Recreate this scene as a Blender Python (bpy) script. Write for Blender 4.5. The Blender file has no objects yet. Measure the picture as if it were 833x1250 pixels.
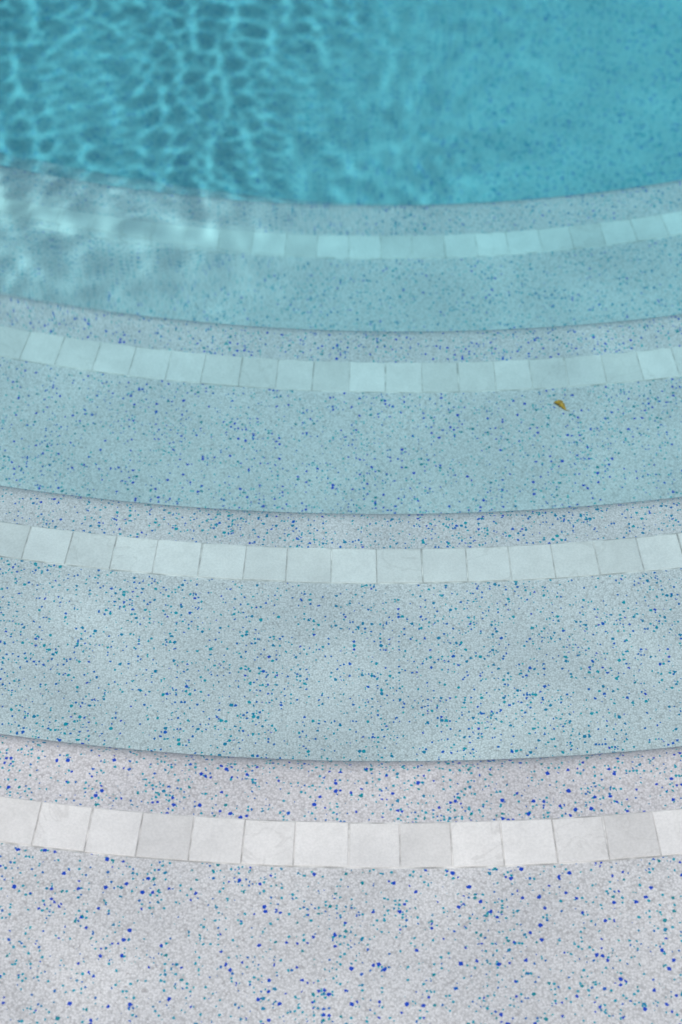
import bpy, math, random
import numpy as np
random.seed(4); np.random.seed(4)
sc=bpy.context.scene
sc.view_settings.view_transform='Standard'; sc.view_settings.look='None'; sc.view_settings.exposure=0

# ---------------- node helpers
def newmat(name):
    m=bpy.data.materials.new(name); m.use_nodes=True
    nt=m.node_tree; nt.nodes.clear()
    return m,nt
class N:
    def __init__(s,nt): s.nt=nt
    def add(s,t,ins=None,**kw):
        n=s.nt.nodes.new(t)
        for k,v in kw.items(): setattr(n,k,v)
        for k,v in (ins or {}).items():
            if isinstance(v,bpy.types.NodeSocket): s.nt.links.new(v,n.inputs[k])
            else: n.inputs[k].default_value=v
        return n
    def math(s,op,a,b=0.0,c=0.0,clamp=False):
        n=s.add('ShaderNodeMath',{0:a,1:b,2:c},operation=op); n.use_clamp=clamp; return n.outputs[0]
    def mix(s,f,a,b,bt='MIX'):
        n=s.add('ShaderNodeMix',data_type='RGBA',blend_type=bt)
        for k,v in ((0,f),(6,a),(7,b)):
            if isinstance(v,bpy.types.NodeSocket): s.nt.links.new(v,n.inputs[k])
            else: n.inputs[k].default_value=v
        return n.outputs[2]
    def ramp(s,f,a,b,lo=0.0,hi=1.0):
        n=s.add('ShaderNodeMapRange',{0:f,1:a,2:b,3:lo,4:hi},interpolation_type='SMOOTHSTEP'); return n.outputs[0]

def plaster(name,tint=(0.575,0.555,0.565),dens=0.85,ss=1.0):
    m,nt=newmat(name); g=N(nt)
    co=g.add('ShaderNodeNewGeometry').outputs['Position']
    n1=g.add('ShaderNodeTexNoise',{'Vector':co,'Scale':4.0,'Detail':4.0,'Roughness':0.65}).outputs[0]
    vg=g.add('ShaderNodeTexVoronoi',{'Vector':co,'Scale':480.0})
    gr=g.ramp(vg.outputs['Distance'],0.35,0.8,1.02,0.76)
    vr=g.add('ShaderNodeSeparateColor',{0:vg.outputs['Color']})
    gb=g.math('MULTIPLY_ADD',vr.outputs[0],0.20,0.90)
    k=g.math('MULTIPLY',gr,gb)
    k=g.math('MULTIPLY',k,g.ramp(n1,0.25,0.75,0.97,1.03))
    base=g.add('ShaderNodeVectorMath',{0:tint,3:k},operation='SCALE').outputs[0]
    sel=g.math('GREATER_THAN',vr.outputs[1],0.965)
    base=g.mix(g.math('MULTIPLY',sel,0.4),base,(0.2,0.18,0.18,1))
    clump=g.add('ShaderNodeTexNoise',{'Vector':co,'Scale':24.0,'Detail':1.0}).outputs[0]
    cl=g.ramp(clump,0.3,0.72,0.5,1.5)
    def specks(base,scale,frac,r0,r1,seed,cols):
        c2=g.add('ShaderNodeVectorMath',{0:co,1:(seed,seed*1.7,seed*0.3)},operation='ADD').outputs[0]
        v=g.add('ShaderNodeTexVoronoi',{'Vector':c2,'Scale':scale,'Randomness':1.0})
        s=g.add('ShaderNodeSeparateColor',{0:v.outputs['Color']})
        th=g.math('SUBTRACT',1.0,g.math('MULTIPLY',cl,frac*dens))
        pick=g.math('GREATER_THAN',s.outputs[0],th)
        rad=g.math('MULTIPLY_ADD',s.outputs[1],r1-r0,r0)
        rad=g.math('ADD',rad,g.math('MULTIPLY',g.math('SUBTRACT',vg.outputs['Distance'],0.45),0.25))
        d=g.math('SUBTRACT',v.outputs['Distance'],rad)
        disc=g.ramp(d,-0.06,0.06,1.0,0.0)
        f=g.math('MULTIPLY',pick,disc)
        cr=g.add('ShaderNodeValToRGB',{0:s.outputs[2]}); cr.color_ramp.interpolation='CONSTANT'
        e=cr.color_ramp.elements
        while len(e)<len(cols): e.new(0.5)
        for i,(p,c) in enumerate(cols):
            e[i].position=p; e[i].color=(*c,1)
        return g.mix(g.math('MULTIPLY',f,0.97),base,cr.outputs[0])
    cA=[(0.0,(0.0,0.05,0.42)),(0.30,(0.0,0.18,0.32)),(0.52,(0.0,0.26,0.34)),(0.72,(0.0,0.09,0.42)),(0.88,(0.0,0.20,0.25))]
    cB=[(0.0,(0.0,0.26,0.36)),(0.45,(0.0,0.12,0.38)),(0.7,(0.03,0.34,0.38))]
    base=specks(base,290.0/ss,0.25,0.22,0.45,3.1,cB)
    base=specks(base,198.0/ss,0.21,0.20,0.44,0.0,cA)
    b=g.add('ShaderNodeBsdfDiffuse',{'Color':base})
    g.add('ShaderNodeOutputMaterial',{0:b.outputs[0]})
    return m

def tilemat():
    m,nt=newmat('marble_tile'); g=N(nt)
    co=g.add('ShaderNodeNewGeometry').outputs['Position']
    at=g.add('ShaderNodeAttribute',attribute_name='tcol')
    s=g.add('ShaderNodeSeparateColor',{0:at.outputs['Color']})
    seed=g.add('ShaderNodeVectorMath',{0:at.outputs['Color'],3:37.0},operation='SCALE').outputs[0]
    c2=g.add('ShaderNodeVectorMath',{0:co,1:seed},operation='ADD').outputs[0]
    n1=g.add('ShaderNodeTexNoise',{'Vector':c2,'Scale':28.0,'Detail':6.0,'Roughness':0.65,'Distortion':0.6}).outputs[0]
    n2=g.add('ShaderNodeTexNoise',{'Vector':c2,'Scale':14.0,'Detail':5.0,'Distortion':1.2}).outputs[0]
    n3=g.add('ShaderNodeTexNoise',{'Vector':c2,'Scale':420.0,'Detail':2.0}).outputs[0]
    vein=g.ramp(g.math('ABSOLUTE',g.math('SUBTRACT',n2,0.5)),0.0,0.018,1.0,0.0)
    k=g.math('MULTIPLY_ADD',s.outputs[0],0.17,0.89)
    k=g.math('MULTIPLY',k,g.ramp(n1,0.3,0.7,0.94,1.04))
    k=g.math('MULTIPLY',k,g.ramp(n3,0.3,0.7,0.95,1.04))
    base=g.add('ShaderNodeVectorMath',{0:(0.655,0.622,0.612),3:k},operation='SCALE').outputs[0]
    vs=g.math('MULTIPLY',g.math('GREATER_THAN',s.outputs[1],0.65),0.25)
    base=g.mix(g.math('MULTIPLY',vein,vs),base,(0.40,0.37,0.36,1))
    b=g.add('ShaderNodeBsdfDiffuse',{'Color':base})
    g.add('ShaderNodeOutputMaterial',{0:b.outputs[0]})
    return m

def simple(name,col,rough=0.8,nscale=60.0):
    m,nt=newmat(name); g=N(nt)
    co=g.add('ShaderNodeNewGeometry').outputs['Position']
    n=g.add('ShaderNodeTexNoise',{'Vector':co,'Scale':nscale,'Detail':3.0}).outputs[0]
    base=g.add('ShaderNodeVectorMath',{0:col,3:g.ramp(n,0.3,0.7,0.6,1.3)},operation='SCALE').outputs[0]
    b=g.add('ShaderNodeBsdfPrincipled',{'Base Color':base,'Roughness':rough})
    g.add('ShaderNodeOutputMaterial',{0:b.outputs[0]})
    return m

def mesh(name,verts,faces,mat,smooth=True,parent=None):
    me=bpy.data.meshes.new(name); me.from_pydata(verts,[],faces); me.update()
    if smooth: me.shade_smooth()
    me.materials.append(mat)
    ob=bpy.data.objects.new(name,me); sc.collection.objects.link(ob)
    if parent: ob.parent=parent
    return ob

# ---------------- steps
#       depth  tile_near tile_far edge   R     xc
STEPS=[(0.06, 1.161, 1.211, 1.293, 2.45, 0.05),
       (0.28, 1.662, 1.712, 1.778, 2.50, 0.05),
       (0.51, 2.155, 2.209, 2.282, 2.35, 0.09),
       (0.74, 2.631, 2.681, 2.764, 2.10, 0.06)]
FLOOR=1.45
NA=160; AM=math.radians(64)
angs=np.linspace(-AM,AM,NA+1)
M_pl=plaster('pebble_plaster')
M_no=plaster('pebble_plaster_nosing',tint=(0.56,0.530,0.545),dens=1.05)
M_fl=plaster('pebble_plaster_floor',dens=1.2,ss=1.5)
M_tile=tilemat(); M_grout=simple('grout',(0.54,0.52,0.51),0.9)
root=bpy.data.objects.new('pool_steps',None); sc.collection.objects.link(root)
def arc(k,y,z):
    d,tn,tf,ed,R,xc=STEPS[k]
    yc=tf+R; r=yc-y
    return [(xc+r*math.sin(a), yc-r*math.cos(a), z) for a in angs]
def sweep(name,rows,mat):
    v=[];f=[]
    n=NA+1
    for r in rows: v+=r
    for i in range(len(rows)-1):
        for j in range(NA):
            f.append((i*n+j,i*n+j+1,(i+1)*n+j+1,(i+1)*n+j))
    return mesh(name,v,f,mat,True,root)
for k,(d,tn,tf,ed,R,xc) in enumerate(STEPS):
    z=-d
    rr=0.026
    rows=[]
    if k==0:
        rows.append([(p[0]*1.6,p[1]-2.6,z) for p in arc(0,tn,z)])
    else:
        pe=STEPS[k-1][3]
        b=arc(k-1,pe,z); rows.append(b)
    rows.append(arc(k,tn-0.03,z)); rows.append(arc(k,tn-0.0006,z))
    sweep('tread_%d'%(k+1),rows,M_pl)
    sweep('grout_bed_%d'%(k+1),[arc(k,tn-0.0006,z),arc(k,tf+0.0006,z)],M_grout)
    rows=[arc(k,tf+0.0006,z),arc(k,ed-rr-0.001,z)]
    for i in range(9):
        t=i/8*math.pi/2
        rows.append(arc(k,ed-rr+rr*math.sin(t),z-rr*(1-math.cos(t))))
    zb=-(STEPS[k+1][0] if k<3 else FLOOR+0.05)
    rows.append(arc(k,ed,z-rr-0.002)); rows.append(arc(k,ed,zb))
    sweep('nosing_and_riser_%d'%(k+1),rows,M_no)
    yc=tf+R; r_in=R; r_out=yc-tn
    w=0.0497+random.uniform(-.0004,.0004); da=w/R
    v=[];f=[];cols=[]
    nt_=int(2*AM/da)-2; a0=-nt_*da/2+random.uniform(0,da)
    cuts=[0.0]
    for i in range(nt_):
        cuts.append(cuts[-1]+da*random.uniform(0.955,1.045))
    for i in range(nt_):
        g=0.0005
        aa=a0+cuts[i]+g/R; ab=a0+cuts[i+1]-g/R
        dz=random.uniform(-0.0003,0.0004)
        sk=random.uniform(-1,1)*0.0007/R
        ri=r_in+0.0004+random.uniform(0,.0010); ro=r_out-0.0004-random.uniform(0,.0010)
        top=z+0.0013+dz; bv=0.0006
        def P(a,r,zz): return (xc+r*math.sin(a),yc-r*math.cos(a),zz)
        b0=len(v)
        for (e,zz) in ((0,z-0.002),(0,top-bv),(bv,top)):
            for (a,r) in ((aa+e/R,ro-e),(ab-e/R,ro-e),(ab-e/R+sk,ri+e),(aa+e/R+sk,ri+e)):
                v.append(P(a,r,zz))
        for L in (0,4):
            for q in range(4):
                f.append((b0+L+q,b0+L+(q+1)%4,b0+L+4+(q+1)%4,b0+L+4+q))
        f.append((b0+8,b0+9,b0+10,b0+11))
        c=(random.random()**0.7,random.random(),random.random(),1)
        cols+= [c]*12
    ob=mesh('tile_band_%d'%(k+1),v,f,M_tile,False,root)
    at=ob.data.color_attributes.new('tcol','FLOAT_COLOR','POINT')
    at.data.foreach_set('color',np.array(cols,dtype=np.float32).ravel())

# floor
mesh('pool_floor',[(-7,-2,-FLOOR),(7,-2,-FLOOR),(7,12,-FLOOR),(-7,12,-FLOOR)],[(0,1,2,3)],M_fl)

# ---------------- leaf
lm=simple('dry_leaf',(0.45,0.22,0.012),0.6,350.0)
v=[];f=[]
L=0.020;W=0.0046
n=12
for i in range(n+1):
    t=i/n
    w=W*math.sin(math.pi*min(1,t*0.97+0.015))**0.7*(1-0.25*t)
    zc=0.0015*math.sin(t*5)+0.001
    x=(t-.5)*L; yb=0.0022*math.sin(t*3.1)
    for s,hh in ((-1,0.0030),(-.5,0.001),(0,0),(.5,0.0012),(1,0.0036)):
        v.append((x,yb+s*w*(1+0.18*math.sin(i*2.3+s)),zc+hh*(w/W)))
for i in range(n):
    for j in range(4):
        a=i*5+j; f.append((a,a+1,a+6,a+5))
b=len(v)
for i in range(5):
    t=i/4
    for q in range(4):
        v.append((L/2+t*0.006, 0.0005*math.sin(3*t)+0.0004*math.cos(q*math.pi/2), 0.001+0.002*t+0.0004*math.sin(q*math.pi/2)))
for i in range(4):
    for q in range(4):
        f.append((b+i*4+q,b+i*4+(q+1)%4,b+(i+1)*4+(q+1)%4,b+(i+1)*4+q))
leaf=mesh('fallen_leaf',v,f,lm)
leaf.location=(0.294,2.130,-0.51+0.001); leaf.rotation_euler=(0.1,0,math.radians(-40))

# ---------------- water
def sig(x): return 1/(1+np.exp(-np.clip(x,-40,40)))
def waves(X,Y,comps,ph):
    wx=X+0.02*np.sin(7*Y+ph)+0.012*np.sin(15*X+4*Y); wy=Y+0.02*np.sin(8*X+1.3+ph)
    H=np.zeros_like(X)
    for (k,th,p,a) in comps:
        H+=a/(k*k)*np.cos(k*(wx*math.cos(th)+wy*math.sin(th))+p)
    return H
def comps(seed,lmin,lmax,n,th0,spread):
    rng=np.random.RandomState(seed); out=[]
    for i in range(n):
        l=math.exp(rng.uniform(math.log(lmin),math.log(lmax)))
        out.append((2*math.pi/l,th0+rng.normal()*spread,rng.uniform(0,6.28),rng.uniform(.5,1)/math.sqrt(n)))
    return out
C1=comps(1,0.032,0.13,44,0.35,0.95); C2=comps(2,0.10,0.4,24,1.2,1.5); C3=comps(3,0.25,0.9,14,0.5,1.5)
xs=np.linspace(-1.30,1.30,700); ys=np.linspace(0.6,3.8,860)
X,Y=np.meshgrid(xs,ys)
mv=sig((-0.04-X+(Y-2.2)*0.3)/0.08)*sig((Y-1.93)/0.06)
H=waves(X,Y,C1,0)*3.2*mv+waves(X,Y,C2,2)*0.4+waves(X,Y,C3,1)*0.25
edge=np.minimum.reduce([X-xs[0],xs[-1]-X,Y-ys[0],ys[-1]-Y]); H*=np.clip(edge/0.2,0,1)
# sun-focus map: trace a dense grid of sun rays through the ripples and bin where they land
fx=np.linspace(-1.40,1.40,2100); fy=np.linspace(.5,3.9,2400)
FX,FY=np.meshgrid(fx,fy)
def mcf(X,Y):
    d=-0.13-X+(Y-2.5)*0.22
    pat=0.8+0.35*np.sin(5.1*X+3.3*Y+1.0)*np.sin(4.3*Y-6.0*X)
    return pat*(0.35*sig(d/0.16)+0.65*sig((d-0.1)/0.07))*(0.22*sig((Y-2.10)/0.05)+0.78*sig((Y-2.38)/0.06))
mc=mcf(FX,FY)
HH=waves(FX,FY,C1,0)*5.4*mc+waves(FX,FY,C2,2)*0.28+waves(FX,FY,C3,1)*0.05
gy,gx=np.gradient(HH,fy[1]-fy[0],fx[1]-fx[0])
dep=0.25*1.25
dx=xs[1]-xs[0]; dy=ys[1]-ys[0]
u=((FX-gx*dep-xs[0])/dx).ravel(); v_=((FY-gy*dep-ys[0])/dy).ravel()
iu=np.floor(u).astype(int); iv=np.floor(v_).astype(int); fu=u-iu; fv=v_-iv
I=np.zeros(X.size)
for a in (0,1):
    for b_ in (0,1):
        wgt=(fu if a else 1-fu)*(fv if b_ else 1-fv)
        ii=iu+a; jj=iv+b_
        ok=(ii>=0)&(ii<len(xs))&(jj>=0)&(jj<len(ys))
        I+=np.bincount(jj[ok]*len(xs)+ii[ok],weights=wgt[ok],minlength=X.size)
I=I.reshape(X.shape)/np.median(I[:300])
for ax in (0,1):
    I=0.2*np.roll(I,1,ax)+0.6*I+0.2*np.roll(I,-1,ax)
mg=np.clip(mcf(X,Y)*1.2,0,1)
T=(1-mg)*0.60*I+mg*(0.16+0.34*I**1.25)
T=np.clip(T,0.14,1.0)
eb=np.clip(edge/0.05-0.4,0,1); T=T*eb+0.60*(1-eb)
print('focus',I.min(),I.max(),I.std())
ny,nx=X.shape
co=np.stack([X,Y,H],-1).reshape(-1,3)
idx=np.arange(nx*ny).reshape(ny,nx)
fa=np.stack([idx[:-1,:-1],idx[:-1,1:],idx[1:,1:],idx[1:,:-1]],-1).reshape(-1,4)
B=6.5; bt=-2.0; 
ex=np.array([(-B,-1.9,0),(B,-1.9,0),(B,11,0),(-B,11,0),(-B,-1.9,bt),(B,-1.9,bt),(B,11,bt),(-B,11,bt)])
nb=len(co); co=np.vstack([co,ex])
c00,c10,c11,c01=idx[0,0],idx[0,-1],idx[-1,-1],idx[-1,0]
ef=[(nb,nb+1,c10,c00),(nb+1,nb+2,c11,c10),(nb+2,nb+3,c01,c11),(nb+3,nb,c00,c01),
    (nb+1,nb,nb+4,nb+5),(nb+2,nb+1,nb+5,nb+6),(nb+3,nb+2,nb+6,nb+7),(nb,nb+3,nb+7,nb+4),(nb+7,nb+6,nb+5,nb+4)]
fa=np.vstack([fa,np.array(ef)])
me=bpy.data.meshes.new('pool_water')
me.vertices.add(len(co)); me.vertices.foreach_set('co',co.astype(np.float32).ravel())
me.loops.add(fa.size); me.loops.foreach_set('vertex_index',fa.astype(np.int32).ravel())
me.polygons.add(len(fa)); me.polygons.foreach_set('loop_start',np.arange(0,fa.size,4,dtype=np.int32))
me.update(calc_edges=True)
sm=np.ones(len(fa),dtype=bool); sm[-9:]=False
me.polygons.foreach_set('use_smooth',sm); me.update()
a1=me.attributes.new('focus','FLOAT','POINT')
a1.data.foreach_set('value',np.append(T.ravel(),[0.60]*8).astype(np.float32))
a2=me.attributes.new('bend','FLOAT','POINT')
a2.data.foreach_set('value',np.append((1.0005+0.020*mv).ravel(),[1.0005]*8).astype(np.float32))
wm,nt=newmat('water'); g=N(nt)
tr=g.add('ShaderNodeBsdfTransparent',{'Color':(1,1,1,1)})
bd=g.add('ShaderNodeAttribute',attribute_name='bend')
rf=g.add('ShaderNodeBsdfRefraction',{'Color':(1,1,1,1),'Roughness':0.0,'IOR':bd.outputs['Fac']})
gs=g.add('ShaderNodeBsdfGlossy',{'Color':(1,1,1,1),'Roughness':0.0})
at=g.add('ShaderNodeAttribute',attribute_name='focus')
m1=g.add('ShaderNodeMixShader',{0:at.outputs['Fac'],1:rf.outputs[0],2:tr.outputs[0]})  # imitated caustics put into the transparency: focus sets how much sun passes
fr=g.add('ShaderNodeFresnel',{'IOR':1.333})
m2=g.add('ShaderNodeMixShader',{0:fr.outputs[0],1:m1.outputs[0],2:gs.outputs[0]})
dn=0.6; sR,sG,sB=0.47,0.068,0.026
va=g.add('ShaderNodeVolumeAbsorption',{'Color':(1-sR/dn,1-sG/dn,1-sB/dn,1),'Density':dn})
g.add('ShaderNodeOutputMaterial',{'Surface':m2.outputs[0],'Volume':va.outputs[0]})
me.materials.append(wm)
wo=bpy.data.objects.new('pool_water',me); sc.collection.objects.link(wo)

# ---------------- light
SE=65.0; AZ=-9.0
w=bpy.data.worlds.new('World'); sc.world=w; w.use_nodes=True
nt=w.node_tree; bg=nt.nodes['Background']
sky=nt.nodes.new('ShaderNodeTexSky'); sky.sky_type='NISHITA'; sky.sun_disc=False
sky.sun_elevation=math.radians(SE); sky.sun_rotation=math.radians(180-AZ)
nt.links.new(sky.outputs[0],bg.inputs[0]); bg.inputs[1].default_value=0.11
sl=bpy.data.lights.new('sun','SUN'); sl.energy=5.0; sl.angle=math.radians(0.4); sl.color=(1,0.96,0.90)
so=bpy.data.objects.new('sun',sl); sc.collection.objects.link(so)
so.rotation_euler=(math.radians(90-SE),0,math.radians(AZ))

# ---------------- camera
cd=bpy.data.cameras.new('camera'); cam=bpy.data.objects.new('camera',cd); sc.collection.objects.link(cam)
cd.sensor_fit='VERTICAL'; cd.sensor_height=36; cd.lens=85; cd.clip_end=500
cam.location=(0,0,1.95); cam.rotation_euler=(math.radians(90-51.6),0,0)
cd.dof.use_dof=True; cd.dof.focus_distance=2.6; cd.dof.aperture_fstop=8.0
sc.camera=cam
